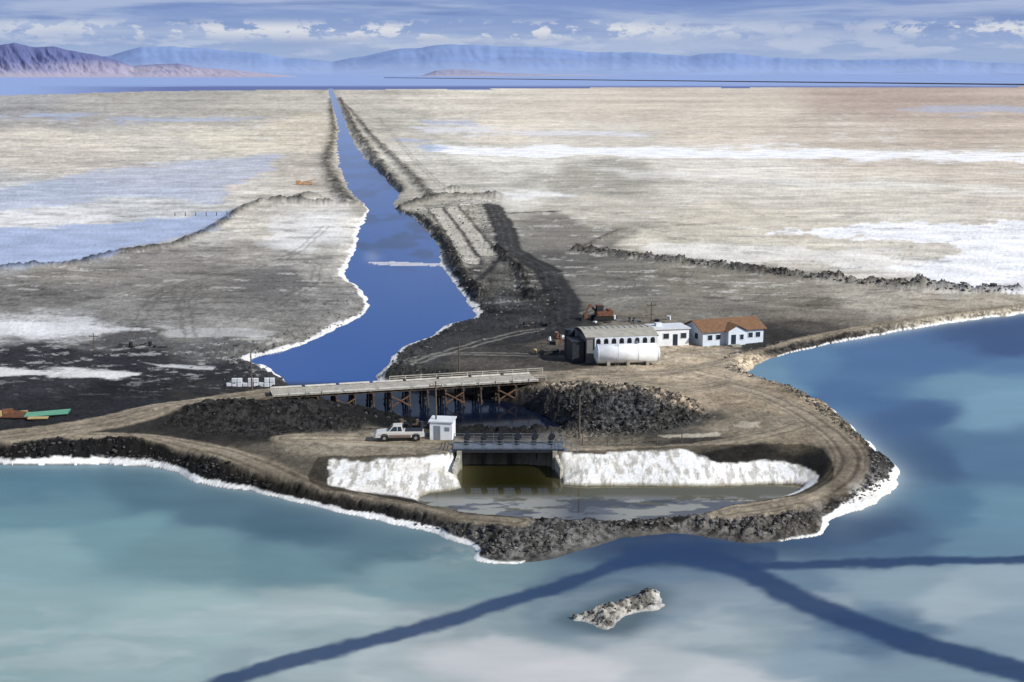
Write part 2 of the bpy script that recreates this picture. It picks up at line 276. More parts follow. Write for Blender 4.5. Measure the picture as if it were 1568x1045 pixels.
# ------------------------------------------------------------------ grids
def gridobj(name,X,Y,Z,material,col=None,extra=None,fmask=None,smooth=True):
    R,Cn=X.shape; idx=np.arange(R*Cn).reshape(R,Cn)
    f=np.stack([idx[:-1,:-1],idx[:-1,1:],idx[1:,1:],idx[1:,:-1]],-1).reshape(-1,4)
    if fmask is not None: f=f[fmask.reshape(-1)]
    used=np.unique(f); remap=np.full(R*Cn,-1); remap[used]=np.arange(len(used)); f=remap[f]
    co=np.stack([X,Y,Z],-1).reshape(-1,3)[used].astype(np.float32)
    me=bpy.data.meshes.new(name); me.vertices.add(len(co)); me.vertices.foreach_set('co',co.ravel())
    me.loops.add(f.size); me.loops.foreach_set('vertex_index',f.ravel().astype(np.int32))
    me.polygons.add(len(f)); me.polygons.foreach_set('loop_start',np.arange(0,f.size,4,dtype=np.int32))
    me.update(calc_edges=True)
    if smooth: me.polygons.foreach_set('use_smooth',np.ones(len(f),bool))
    if col is not None:
        c=np.ones((R*Cn,4),np.float32); c[:,:3]=col.reshape(-1,3)
        if extra is not None: c[:,3]=extra.reshape(-1)
        c=c[used]; a=me.attributes.new('tint','FLOAT_COLOR','POINT'); a.data.foreach_set('color',c.ravel())
        if extra is not None:
            a=me.attributes.new('wet','FLOAT','POINT'); a.data.foreach_set('value',c[:,3].copy())
    me.materials.append(material); o=bpy.data.objects.new(name,me); scene.collection.objects.link(o); return o
Ys=np.concatenate([np.linspace(20,84,16),1/np.linspace(1/85.,1/4600.,1150),np.geomspace(4800,75000,30)])
Ss=np.linspace(-.48,.48,1500)
SG,YG=np.meshgrid(Ss,Ys); XG=SG*YG
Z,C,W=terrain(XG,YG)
m,N,K,b=newmat('salt_flat_soil')
at=N.new('ShaderNodeAttribute'); at.attribute_name='tint'
tc=N.new('ShaderNodeTexCoord')
n1=N.new('ShaderNodeTexNoise'); n1.inputs['Scale'].default_value=1.8; n1.inputs['Detail'].default_value=8; n1.inputs['Roughness'].default_value=.75
n2=N.new('ShaderNodeTexNoise'); n2.inputs['Scale'].default_value=.09; n2.inputs['Detail'].default_value=6
for n in (n1,n2): K.new(tc.outputs['Object'],n.inputs['Vector'])
ad=N.new('ShaderNodeMath'); ad.operation='ADD'; K.new(n1.outputs['Fac'],ad.inputs[0]); K.new(n2.outputs['Fac'],ad.inputs[1])
mr=N.new('ShaderNodeMapRange'); mr.inputs[1].default_value=.7; mr.inputs[2].default_value=1.3; mr.inputs[3].default_value=.7; mr.inputs[4].default_value=1.27
K.new(ad.outputs[0],mr.inputs[0]); vm=N.new('ShaderNodeVectorMath'); vm.operation='SCALE'; K.new(at.outputs['Color'],vm.inputs[0]); K.new(mr.outputs[0],vm.inputs['Scale']); K.new(vm.outputs[0],b.inputs['Base Color'])
aw=N.new('ShaderNodeAttribute'); aw.attribute_name='wet'
m2=N.new('ShaderNodeMapRange'); m2.inputs[3].default_value=.95; m2.inputs[4].default_value=.4; K.new(aw.outputs['Fac'],m2.inputs[0]); K.new(m2.outputs[0],b.inputs['Roughness'])
b.inputs['Specular IOR Level'].default_value=.1
bp=N.new('ShaderNodeBump'); bp.inputs['Strength'].default_value=.7; bp.inputs['Distance'].default_value=.28; K.new(n1.outputs['Fac'],bp.inputs['Height']); K.new(bp.outputs[0],b.inputs['Normal'])
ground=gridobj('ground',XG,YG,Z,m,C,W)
# ------------------------------------------------------------------ water
def watermat(name,rough=.12,spec=.3,bs=.6,bstr=.1,dist_=.05):
    m,N,K,b=newmat(name); at=N.new('ShaderNodeAttribute'); at.attribute_name='tint'; K.new(at.outputs['Color'],b.inputs['Base Color'])
    b.inputs['Roughness'].default_value=rough; b.inputs['Specular IOR Level'].default_value=spec; b.inputs['IOR'].default_value=1.33
    tc=N.new('ShaderNodeTexCoord'); mp=N.new('ShaderNodeMapping'); mp.inputs['Scale'].default_value=(.5,1,1); n=N.new('ShaderNodeTexNoise'); n.inputs['Scale'].default_value=bs; n.inputs['Detail'].default_value=5
    K.new(tc.outputs['Object'],mp.inputs[0]); K.new(mp.outputs[0],n.inputs['Vector']); bp=N.new('ShaderNodeBump'); bp.inputs['Strength'].default_value=bstr; bp.inputs['Distance'].default_value=dist_
    K.new(n.outputs['Fac'],bp.inputs['Height']); K.new(bp.outputs[0],b.inputs['Normal']); return m
POND=[(-300,740,74,125,145),(50,740,72,120,138),(50,780,92,138,148),(50,850,120,160,165),(50,950,132,164,166),(50,1030,128,158,160),(200,760,68,112,128),(180,820,100,146,154),(300,850,98,140,148),(300,790,70,110,126),(300,950,142,172,172),(200,1030,138,166,168),(450,820,62,100,118),(450,870,92,134,144),(600,850,74,112,126),(620,890,110,146,152),(720,890,104,138,144),(500,930,148,170,170),(480,1020,132,156,160),(620,1030,156,170,172),(750,990,184,188,188),(850,1030,190,192,192),(690,960,134,152,156),(780,945,124,147,152),(1000,1010,168,176,178),(1100,1030,180,186,188),(1150,970,134,154,162),(900,910,76,106,126),(850,930,106,132,144),(1060,850,42,68,102),(1040,900,90,118,138),(1200,895,94,124,146),(1350,895,128,154,166),(1450,925,150,170,178),(1540,900,138,162,172),(1540,970,126,152,166),(1330,960,76,108,134),(1250,1000,124,150,164),(1350,1035,116,144,158),(1350,825,66,104,134),(1500,825,88,130,152),(1290,810,46,78,112),(1450,770,68,116,144),(1540,780,92,138,160),(1430,710,48,88,126),(1540,700,68,112,146),(1400,640,50,92,136),(1540,630,104,150,174),(1480,590,98,146,170),(1300,600,54,102,148),(1250,560,72,122,162),(1400,545,56,104,152),(1540,510,38,76,124),(1540,560,66,116,158),(1200,578,92,140,166),(1900,600,66,116,152)]
Yp=np.concatenate([np.linspace(-40,80,12),1/np.linspace(1/82.,1/520.,420)]); Sp=np.linspace(-.62,.62,620)
SG2,YG2=np.meshgrid(Sp,Yp); XG2=SG2*np.maximum(YG2,60)*1.0
px,py=SV(XG2,np.maximum(YG2,70),0); jx=fbm(px/220,py/60,5,151)-.5; jy=fbm(px/220,py/60,5,157)-.5
Cw=rbf(px+jx*170,py+jy*60,POND,115,44,.14)
lum=(Cw@np.array((.3,.6,.1)))[...,None]; Cw=Cw*.76+lum*.24*np.array((1.06,1.0,.95))
def overw(k,col):
    global Cw
    k=np.clip(k,0,1)[...,None]; Cw=Cw*(1-k)+lin(col)*k
mk_=sm(.5,.8,fbm(px/190+jx*2,py/40+jy*2,4,172,.5))*sm(860,930,py); overw(mk_*.3,(192,198,196))
qx,qy=px+jx*40,py+jy*14
for pts,w0,w1,k in [([(300,1060),(500,1000),(650,960),(780,922),(880,890),(960,862),(1040,848)],12,10,.9),([(1040,848),(1100,862),(1160,885),(1260,935),(1400,985),(1600,1045)],20,15,.93),([(1140,868),(1300,862),(1700,853)],7,7,.92),([(980,850),(1080,842),(1180,850)],18,14,.7)]:
    d=dist(qx,qy,smoothpoly(pts,False,4),False,120); overw(sm(w1*1.4,w0*.5,d+(fbm(px/25,py/9,3,160)-.5)*6)*k,(38,60,94))
dPw=sdf(XG2,YG2,pond,40)
halo=np.exp(-np.clip(-dPw,0,99)/1.6)*(sm(1250,1330,px)*.6+.25*sm(760,500,px)); overw(halo,(168,184,188))
dIw=sdf(XG2,YG2,island,20); overw(np.exp(-(np.clip(dIw,0,30)/1.5)**2)*.6,(58,76,84))
sh_=np.exp(-((px-700)/50)**2-((py-850)/16)**2)*sm(.4,.6,fbm(px/30,py/10,4,165)); overw(sh_*.6,(150,158,156))
fine=fbm(px/120,py/14,5,171,.6)-.5; Cw=Cw*(1+fine*.2)[...,None]
fm=(dPw<2.5); fm=fm[:-1,:-1]
gridobj('pond_water',XG2,YG2,XG2*0,watermat('brine_pond_water',.3,.08,1.2,.08),np.clip(Cw*.97,0,.9),None,fm)
d=sdf(XG,YG,canal,60); fm=(d<3.5)[:-1,:-1]&(YG[:-1,:-1]<4800)
cc=np.zeros(XG.shape+(3,)); k=fbm(XG/14,YG/40,4,181); pyc=SV(XG,YG,0)[1]
base=lin((36,78,146)); dark=lin((20,42,86)); lt=lin((92,118,168))
a=sm(.45,.58,k)*.85*sm(430,380,pyc); cc[:]=base; cc=cc*(1-a[...,None])+dark*a[...,None]
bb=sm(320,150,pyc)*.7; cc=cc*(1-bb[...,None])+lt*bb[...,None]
mk=np.exp(-((SV(XG,YG,0)[0]-570)/12)**2-((pyc-394)/9)**2)*.5; cc=cc*(1-mk[...,None])+lin((140,155,190))*mk[...,None]
dk=sm(582,592,pyc)*.95; cc=cc*(1-dk[...,None])+lin((12,13,14))*dk[...,None]  # shade under the bridge painted into the canal tint
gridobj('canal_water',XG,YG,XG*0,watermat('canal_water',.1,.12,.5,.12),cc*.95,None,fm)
d=sdf(XG,YG,basinW,30); fm=(d<1.5)[:-1,:-1]; pxb,pyb=SV(XG,YG,0); kk=fbm(XG/4,YG/2.5,5,191,.65)
cc=np.zeros(XG.shape+(3,)); cc[:]=lin((88,83,58)); a=(np.exp(-((pxb-785)/80)**4)*sm(765,745,pyb)); cc=cc*(1-a[...,None])+lin((34,33,14))*a[...,None]  # olive reflections painted into the pool tint, darkest below the sluice opening
a=sm(756,768,pyb)*sm(.44,.52,kk+.12*np.exp(-((pxb-700)/90)**2)+.05*np.exp(-((pxb-1000)/120)**2))*.85; cc=cc*(1-a[...,None])+lin((150,150,142))*a[...,None]
a=np.clip(np.exp(-((pxb-890)/45)**2)+sm(.54,.6,fbm(XG/5,YG/2,4,195)),0,1)*sm(755,772,pyb)*.75; cc=cc*(1-a[...,None])+lin((48,54,70))*a[...,None]  # dark blue reflection patches painted on the pool
gridobj('basin_water',XG,YG,XG*0,watermat('basin_water',.05,.35,1.5,.05),cc*.95,None,fm)
Yl=np.geomspace(2600,75000,200); Sl=np.linspace(-.62,.62,300); S3,Y3=np.meshgrid(Sl,Yl); X3=S3*Y3
pxl,pyl=SV(X3,Y3,0); kl=fbm(pxl/220,pyl/2.5,4,201)
cl=np.zeros(X3.shape+(3,)); cl[:]=lin((142,162,204)); a=sm(130,134,pyl)*sm(.2,.5,kl+.1)*.75*sm(0,300,pxl); cl=cl*(1-a[...,None])+lin((78,84,134))*a[...,None]
gridobj('lake_water',X3,Y3,X3*0-.4,watermat('lake_water',.6,.05,.05,.0),cl,None)
# ------------------------------------------------------------------ mountains
def mrange(name,ridge,D,depth,seed,cols,rough,relief,foot=-20):
    xs=np.linspace(ridge[0][0],ridge[-1][0],900); yy=np.interp(xs,[r[0] for r in ridge],[r[1] for r in ridge])
    amp=np.clip((118-yy)/25,0,1); yy=yy+(fbm(xs/26,xs*0,6,seed,.55)-.5)*rough*amp
    rows=48; X=np.zeros((rows,900));Yv=X.copy();Zv=X.copy()
    for i in range(rows):
        t=i/(rows-1); tt=min(t/.75,1); Dd=D+depth*t
        r=(xs-784)/F; X[i]=r/CP*Dd; Yv[i]=Dd
        u=(522.5-yy)/F; ang=(-SP+u*CP)/(CP+u*SP); zr=np.maximum(H+ang*(D+depth*.75),foot)
        prof=tt**1.25 if t<=.75 else 1-(t-.75)*1.5
        rid=1-np.abs(fbm(xs/16+3*t,xs*0+t*3.2,5,seed+5)-.5)*2
        Zv[i]=foot+(zr-foot)*prof*(1-(1-rid)*relief*np.sin(math.pi*min(tt,1)) )
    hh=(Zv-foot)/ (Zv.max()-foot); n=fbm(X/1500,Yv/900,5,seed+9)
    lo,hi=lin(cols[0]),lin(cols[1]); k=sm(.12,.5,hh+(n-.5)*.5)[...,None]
    col=(lo*(1-k)+hi*k)*(1+(n-.5)*.35)[...,None]  # bluish aerial haze is painted into these slope colours
    m,N,K,b=newmat(name+'_hazed_rock'); at=N.new('ShaderNodeAttribute'); at.attribute_name='tint'; K.new(at.outputs['Color'],b.inputs['Base Color']); b.inputs['Roughness'].default_value=1; b.inputs['Specular IOR Level'].default_value=0
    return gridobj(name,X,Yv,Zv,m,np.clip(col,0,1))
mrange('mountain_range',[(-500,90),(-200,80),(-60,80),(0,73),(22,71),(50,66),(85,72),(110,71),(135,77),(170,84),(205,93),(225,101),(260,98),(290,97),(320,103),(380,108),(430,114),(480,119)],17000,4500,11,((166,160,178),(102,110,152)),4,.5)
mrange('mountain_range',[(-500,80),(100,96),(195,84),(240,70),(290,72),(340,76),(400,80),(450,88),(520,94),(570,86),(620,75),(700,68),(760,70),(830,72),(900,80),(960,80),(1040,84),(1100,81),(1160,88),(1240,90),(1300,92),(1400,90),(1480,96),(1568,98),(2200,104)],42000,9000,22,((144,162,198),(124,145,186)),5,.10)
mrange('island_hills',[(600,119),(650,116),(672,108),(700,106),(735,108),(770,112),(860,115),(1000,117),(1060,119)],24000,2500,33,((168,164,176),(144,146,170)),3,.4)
# ------------------------------------------------------------------ primitive builder
class Geo:
    def __init__(s): s.v=[];s.f=[]
    def add(s,vs,fs):
        o=len(s.v); s.v+= [tuple(v) for v in vs]; s.f+=[tuple(i+o for i in f) for f in fs]; return s
    def box(s,c,sz,rz=0.0,rx=0.0,ry=0.0):
        M=Matrix.Rotation(rz,3,'Z')@Matrix.Rotation(ry,3,'Y')@Matrix.Rotation(rx,3,'X'); c=Vector(c)
        vs=[c+M@Vector((a*sz[0]/2,b_*sz[1]/2,d_*sz[2]/2)) for a in(-1,1) for b_ in(-1,1) for d_ in(-1,1)]
        return s.add(vs,[(0,1,3,2),(4,6,7,5),(0,4,5,1),(2,3,7,6),(0,2,6,4),(1,5,7,3)])
    def beam(s,p,q,w,h=None):
        p=Vector(p);q=Vector(q);h=h or w;d=(q-p).normalized();u=d.cross(Vector((0,0,1)))
        if u.length<1e-3:u=Vector((1,0,0))
        u.normalize();n=u.cross(d);vs=[]
        for e in(p,q):
            for a,b_ in((-1,-1),(1,-1),(1,1),(-1,1)): vs.append(e+u*a*w/2+n*b_*h/2)
        return s.add(vs,[(3,2,1,0),(4,5,6,7),(0,1,5,4),(1,2,6,5),(2,3,7,6),(3,0,4,7)])
    def cyl(s,p,q,r,r2=None,n=12):
        p=Vector(p);q=Vector(q);r2=r if r2 is None else r2;d=(q-p).normalized();u=d.orthogonal().normalized();w=d.cross(u)
        vs=[];
        for e,rr in((p,r),(q,r2)):
            for i in range(n):
                a=2*math.pi*i/n; vs.append(e+u*math.cos(a)*rr+w*math.sin(a)*rr)
        fs=[(i,(i+1)%n,n+(i+1)%n,n+i) for i in range(n)]+[tuple(range(n-1,-1,-1)),tuple(range(n,2*n))]
        return s.add(vs,fs)
    def extr(s,prof,y0,y1,tp=None):
        n=len(prof); vs=[(x,y0,z) for x,z in prof]+[(x,y1,z) for x,z in prof]
        return s.add(vs,[tuple(range(n)),tuple(range(2*n-1,n-1,-1))]+[(i,i+n,(i+1)%n+n,(i+1)%n) for i in range(n)])
    def make(s,name,parent,mt,bevel=0,smooth=False):
        me=bpy.data.meshes.new(name); me.from_pydata(s.v,[],s.f); me.update(); me.materials.append(mt)
        import bmesh
        bm=bmesh.new(); bm.from_mesh(me); bmesh.ops.recalc_face_normals(bm,faces=bm.faces); bm.to_mesh(me); bm.free()
        o=bpy.data.objects.new(name,me); scene.collection.objects.link(o)
        if parent: o.parent=parent
        if bevel:
            md=o.modifiers.new('bevel','BEVEL'); md.width=bevel; md.segments=2; md.limit_method='ANGLE'
        if smooth:
            for p in me.polygons: p.use_smooth=len(p.vertices)<=4
        return o
def empty(name,loc,rz=0):
    e=bpy.data.objects.new(name,None); e.location=loc; e.rotation_euler=(0,0,rz); e.empty_display_size=.5; scene.collection.objects.link(e); return e
def hz(X,Y): return float(terrain(np.array([X]),np.array([Y]),False)[0])
def at_(x,y,z0=1.5):
    z=z0
    for i in range(3):
        X,Y=G(x,y,z); z=.5*z+.5*max(hz(X,Y),0)
    return X,Y,hz(X,Y)
M_wood=mat('weathered_timber',(96,84,70),.9,2,.4,.3); M_wdark=mat('creosote_timber',(74,62,52),.9,2,.4,.3); M_rustw=mat('aged_brace_timber',(104,76,56),.85,2,.4)
M_plank=mat('bleached_planks',(172,167,156),.85,1.5,.35,.2); M_white=mat('white_paint',(230,232,234),.6,.8,.12); M_whiteD=mat('dirty_white_siding',(208,211,215),.7,1.2,.15)
M_dark=mat('dark_opening',(22,23,26),.5,2,.2); M_glass=mat('window_glass',(40,50,62),.1,2,.1); M_steel=mat('galvanised_steel',(120,128,138),.45,3,.2,0,.4); M_steelD=mat('dark_steel',(48,52,58),.5,3,.3,0,.3)
M_conc=mat('salt_stained_concrete',(150,146,134),.85,1.2,.35,.2); M_roofb=mat('brown_shingles',(122,90,64),.9,2,.3,.2); M_roofg=mat('tan_metal_roof',(162,158,146),.6,1,.2); M_rub=mat('rubber',(22,22,23),.8,4,.2)
M_truck=mat('silver_white_truck_paint',(206,202,196),.35,1,.08,0,.1); M_truckL=mat('brown_lower_paint',(120,100,86),.4,1,.1,0,.1); M_chrome=mat('chrome',(190,190,190),.25,3,.1,0,.7); M_orange=mat('rust_orange',(110,72,50),.8,2,.4); M_green=mat('green_pipe',(84,140,118),.6,2,.2); M_yel=mat('faded_yellow',(180,158,110),.7,2,.2)
# ------------------------------------------------------------------ timber bridge
zd=3.0
A=Vector((*G(418,607,zd),0)); B=Vector((*G(826,583,zd),0)); Lb=(B-A).length; ang=math.atan2(B.y-A.y,B.x-A.x)
br=empty('timber_bridge',(A.x,A.y,0),ang); Wd=5.0
g=Geo()
n=int(Lb/.3)
for i in range(n):
    g.box((i*.3+.15,Wd/2,zd-.06+random.uniform(-.012,.012)),(.27,Wd+random.uniform(-.1,.1),.12))
g.make('deck_planks',br,M_plank)
g=Geo()
for yy in np.linspace(.4,Wd-.4,5): g.box((Lb/2,yy,zd-.32),(Lb,.25,.38))
g.make('stringers',br,M_wdark)
g=Geo()
x=0
while x<Lb-.5:
    l=min(4.8,Lb-x)
    for yy in(.12,Wd-.12): g.box((x+l/2,yy+random.uniform(-.05,.05),zd+.17),(l-.3,.26,.22),random.uniform(-.01,.01)); 
    x+=5
g.make('curb_timbers',br,mat('pale_curb_timber',(196,192,184),.85,1.5,.25,.2),.02)
g=Geo(); g2=Geo()
nb=int(Lb/2.7)
for i in range(nb+1):
    x=1+i*(Lb-2)/nb
    g.box((x,Wd/2,zd-.68),(.3,Wd+.8,.3))
    for k,yy in enumerate((.1,1.7,3.3,4.9)):
        lean=(-.7,0,0,.7)[k]; g.cyl((x,yy+lean,-1.2),(x,yy,zd-.83),.15,.13,8)
    g2.beam((x+.2,-.5,.3),(x+.2,Wd+.2,zd-1),.08,.2); g2.beam((x-.2,Wd+.5,.3),(x-.2,-.1,zd-1),.08,.2)
    if i<nb and i%3==0:
        x2=x+(Lb-2)/nb; g2.beam((x,-.3,.5),(x2,-.3,zd-1.0),.08,.18); g2.beam((x2,-.42,.5),(x,-.42,zd-1.0),.08,.18)
g.make('pile_bents',br,M_wdark); g2.make('cross_braces',br,M_rustw)
g=Geo()
for side,x0,x1 in((-.05,0,7),(Wd+.05,Lb*.45,Lb+2),(-.05,Lb*.7,Lb+1)):
    k=int((x1-x0)/2.2)
    for i in range(k+1): g.box((x0+(x1-x0)*i/k,side,zd+.35),(.1,.1,.95+random.uniform(-.05,.08)))
    g.beam((x0,side,zd+.8),(x1,side,zd+.78),.05,.1); g.beam((x0,side,zd+.5),(x1,side,zd+.5),.05,.09)
g.make('railings',br,M_plank)
g=Geo()
g.beam((-3.5,-.4,2.3),(0,-.2,zd-.2),.3,.6);g.beam((Lb,-.2,zd-.2),(Lb+3,-.4,2.2),.3,.5)
g.make('abutment_boards',br,M_wood)
# ------------------------------------------------------------------ pump station / sluice
zt=2.45
a=Vector((*G(694,688,zt),0)); c=Vector((*G(862,688,zt),0)); w=(c-a).length
ps=empty('pump_station',(a.x,a.y,0),0)
g=Geo(); g.box((w/2,1.6,zt-.13),(w,3.4,.22)); g.make('deck_grating',ps,M_steel,.02)
g=Geo(); g.box((w/2,-.16,zt-.2),(w+.3,.14,.42)); g.box((w/2,3.4,zt-.2),(w+.3,.14,.42))
for i in range(9): g.box((i*w/8,-.05,zt-.45),(.1,.1,.25))
g.make('edge_beams',ps,M_steelD,.01)
g=Geo(); g.box((w/2,2.9,.6),(w-1.6,.3,3.6))
for xx in (3.6,7.0,10.4): g.box((xx,2.2,.8),(.35,1.2,3.2))
g.make('sluice_backwall',ps,M_dark)
g=Geo(); g.box((.75,1.2,.7),(.6,3.6,3.2)); g.box((w-1.0,1.2,.7),(.6,3.6,3.2))
g.make('concrete_piers',ps,M_conc,.03)
g=Geo(); 
for xx in (2.2,5.3,8.7,11.6): 
    for dz in (.5,1.0,1.5): g.box((xx,2.65,dz),(2.2,.1,.08))
    g.box((xx,2.6,.9),(.12,.12,2.4))
g.make('sluice_gates',ps,M_wdark)
g=Geo()
for sy in(-.15,3.35):
    k=11
    for i in range(k+1): g.box((w*i/k,sy,zt+.55),(.07,.07,1.1))
    for hh in(.4,.75,1.1): g.box((w/2,sy,zt+hh),(w,.05,.05))
for sx in(0,w):
    for hh in(.4,.75,1.1): g.box((sx,1.6,zt+hh),(.05,3.4,.05))
g.make('guard_rails',ps,M_steel)
g=Geo(); g2=Geo()
for i in range(6):
    xx=1.6+i*(w-3)/5
    g.cyl((xx,2.3,zt-.02),(xx,2.3,zt+.7),.32,.28,10); g.box((xx,2.3,zt+.85),(.7,.5,.32)); g.cyl((xx,2.3,zt+1.0),(xx,2.3,zt+1.7),.07,.07,8)
    g2.cyl((xx+.1,2.1,zt+1.1),(xx+.1,2.0,zt+1.1),.42,.42,12); g2.beam((xx-.5,2.5,zt),(xx+.2,2.5,zt+1.3),.08)
g.make('gate_actuators',ps,M_steelD,.02); g2.make('handwheels',ps,M_steelD)
g=Geo()
for i in range(7): g.box((w+.35+i*.32,.2,zt-.12-i*.19),(.34,1.0,.05))
for sy in(-.3,.7):
    g.beam((w+.1,sy,zt-.05),(w+2.5,sy,zt-1.4),.06,.22); g.beam((w+.1,sy,zt+1.0),(w+2.5,sy,zt-.3),.05)
    for i in range(4): g.box((w+.3+i*.7,sy,zt+.42-i*.4),(.05,.05,1.1))
g.make('stairs',ps,M_steel)
g=Geo()
for i in range(7): g.box((-.35-i*.28,.0,zt-.12-i*.17),(.3,.9,.05))
for sy in(-.45,.45):
    g.beam((-.1,sy,zt-.05),(-2.1,sy,zt-1.3),.06,.2); g.beam((-.1,sy,zt+1.0),(-2.1,sy,zt-.25),.05)
g.make('side_stairs',ps,M_steel)
M_crust=mat('salt_crusted_timber',(190,186,174),.9,1.2,.5,.5)
for sg,nm in((0,'retaining_wall'),(1,'retaining_wall')):
    e=empty(nm,(a.x+(1.1 if sg==0 else w-1.2),a.y,0),0); g=Geo()
    s_=-1 if sg==0 else 1
    g.beam((s_*.4,.4,.7),(s_*.9,-4.6,.1),.3,2.4)
    for i in range(7): g.box((s_*(.2+.1*i),-.2-i*.75,.75-.09*i),(.2,.2,2.5+random.uniform(-.3,.3)))
    g.make('wall_panels',e,M_crust)
# ------------------------------------------------------------------ pickup truck
def truck(x,y,rz,sc=1.0):
    X,Y,z=at_(x,y,2.2); e=empty('pickup_truck',(X,Y,z+.05),rz); e.scale=(sc,)*3
    g=Geo()
    prof=[(-2.9,.45),(-2.9,.95),(-2.75,1.08),(-1.45,1.18),(2.85,1.15),(2.9,1.0),(2.9,.5),(2.45,.45),(2.4,.75),(2.2,.92),(1.75,.92),(1.5,.75),(1.45,.45),(-1.3,.45),(-1.35,.75),(-1.6,.92),(-2.05,.92),(-2.25,.75),(-2.3,.45)]
    g.extr(prof,-.98,.98); g.make('body',e,M_truck,.05)
    g=Geo(); g.box((.07,0,.62),(2.6,2.0,.28)); g.make('rocker_panels',e,M_truckL,.02)
    g=Geo(); vs=[(-1.4,-.9,1.16),(-1.4,.9,1.16),(-.75,-.76,1.86),(-.75,.76,1.86),(.3,-.78,1.88),(.3,.78,1.88),(.5,-.9,1.16),(.5,.9,1.16)]
    g.add(vs,[(0,2,3,1),(2,4,5,3),(4,6,7,5),(0,6,4,2),(1,3,5,7),(0,1,7,6)]); g.make('cab',e,M_truck,.04)
    g=Geo()
    for s in(-1,1):
        for x0,x1,x2,x3 in((-1.16,-.68,-.28,-.28),(-.2,-.2,.2,.32)):
            g.add([(x0,s*.905,1.24),(x1,s*.80,1.78),(x2,s*.80,1.78),(x3,s*.905,1.24)],[(0,1,2,3)])
    g.add([(-1.36,-.8,1.24),(-1.36,.8,1.24),(-.84,.7,1.8),(-.84,-.7,1.8)],[(0,1,2,3)]); g.add([(.51,-.8,1.24),(.51,.8,1.24),(.36,.7,1.8),(.36,-.7,1.8)],[(0,1,2,3)])
    g.make('windows',e,M_glass)
    g=Geo(); g.box((1.75,0,1.19),(2.1,1.6,.04)); g.make('bed_interior',e,M_dark)
    g=Geo(); g.box((-2.98,0,.55),(.16,1.9,.22)); g.box((2.98,0,.55),(.16,1.9,.2)); g.box((-2.93,0,.85),(.05,1.2,.2)); g.box((0,-.995,.82),(5.0,.02,.05))
    g.make('bumpers',e,M_chrome,.02)
    g=Geo();g2=Geo()
    for xx in(-1.82,1.95):
        for s in(-1,1): g.cyl((xx,s*.74,.4),(xx,s*1.0,.4),.4,.4,20); g2.cyl((xx,s*.98,.4),(xx,s*1.02,.4),.2,.18,14)
    g.make('tires',e,M_rub); g2.make('hubcaps',e,M_chrome)
truck(612,674,math.radians(3),1.05)
# ------------------------------------------------------------------ buildings
def windows(g,gf,wl,y,z0,w,h):
    for x in wl: g.box((x,y,z0),(w,.04,h)); gf.box((x,y+.02,z0),(w+.2,.04,h+.2))
X,Y,z=at_(678,671,2.2); e=empty('utility_shed',(X,Y,z-.1),math.radians(-8))
g=Geo(); g.box((0,0,1.25),(2.9,2.4,2.5)); g.make('walls',e,M_white,.02)
g=Geo(); g.box((0,0,2.58),(3.2,2.7,.14),0,.05); g.make('roof',e,M_whiteD)
g=Geo(); g.box((-.5,-1.21,1.05),(.85,.05,1.95)); g.box((.8,-1.21,1.6),(.6,.05,.5)); g.make('door_and_vent',e,mat('grey_door_paint',(128,134,142),.6,2,.15))
X,Y,z=at_(1112,527,1.3); e=empty('brown_roof_house',(X,Y+3.5,z-.1),math.radians(20)); hw,hd,hh=6.0,3.6,2.7
g=Geo(); g.box((0,0,hh/2),(2*hw,2*hd,hh)); g.add([(-hw,-hd,hh),(-hw,hd,hh),(-hw,0,hh+1.35),(hw,-hd,hh),(hw,hd,hh),(hw,0,hh+1.35)],[(0,2,1),(3,4,5)])
g.add([(-1.6,-hd-1.2,0),(1.8,-hd-1.2,0),(1.8,-hd,0),(-1.6,-hd,0),(-1.6,-hd-1.2,hh),(1.8,-hd-1.2,hh),(1.8,-hd,hh),(-1.6,-hd,hh),(.1,-hd-1.2,hh+.85)],[(0,1,5,4),(1,2,6,5),(0,4,7,3),(4,5,8)])
g.make('walls',e,mat('blue_white_siding',(205,214,224),.7,1,.08))
g=Geo(); ov=.45
for s in(-1,1): 
    y1=s*(hd+ov); z1=hh-ov*1.35/hd
    g.add([(-hw-ov,0,hh+1.42),(hw+ov,0,hh+1.42),(hw+ov,y1,z1+.05),(-hw-ov,y1,z1+.05),(-hw-ov,0,hh+1.56),(hw+ov,0,hh+1.56),(hw+ov,y1,z1+.19),(-hw-ov,y1,z1+.19)],[(0,1,2,3),(4,7,6,5),(0,4,5,1),(3,2,6,7),(0,3,7,4),(1,5,6,2)])
for s in(-1,1):
    xa=.1+s*2.1; g.add([(.1,-hd-1.5,hh+1.0),(.1,-1.4,hh+1.0),(xa,-1.4,hh-.08),(xa,-hd-1.5,hh-.08),(.1,-hd-1.5,hh+1.1),(.1,-1.4,hh+1.1),(xa,-1.4,hh+.04),(xa,-hd-1.5,hh+.04)],[(0,1,2,3),(4,7,6,5),(0,3,7,4),(3,2,6,7)])
g.make('roof',e,M_roofb)
g=Geo();gf=Geo(); windows(g,gf,[-4.6,-3.0,3.4,4.9],-hd-.06,1.6,.9,.9); windows(g,gf,[1.0],-hd-1.26,1.6,.7,.9); 
g.box((-.6,-hd-1.24,1.05),(.9,.05,2.05)); g.box((-hw-.03,-1.2,1.6),(.05,1.1,1.0)); g.make('windows_and_door',e,M_glass); gf.make('window_frames',e,M_white)
g=Geo(); g.box((-.6,-hd-1.9,.2),(1.8,1.2,.4)); g.box((-.6,-hd-2.7,.1),(1.6,.4,.2)); g.make('steps',e,M_conc)
X,Y,z=at_(1024,530,1.3); e=empty('white_mobile_office',(X,Y+3,z-.1),math.radians(12))
g=Geo(); g.box((0,0,1.5),(6.4,5,3.0)); g.make('walls',e,M_white,.03)
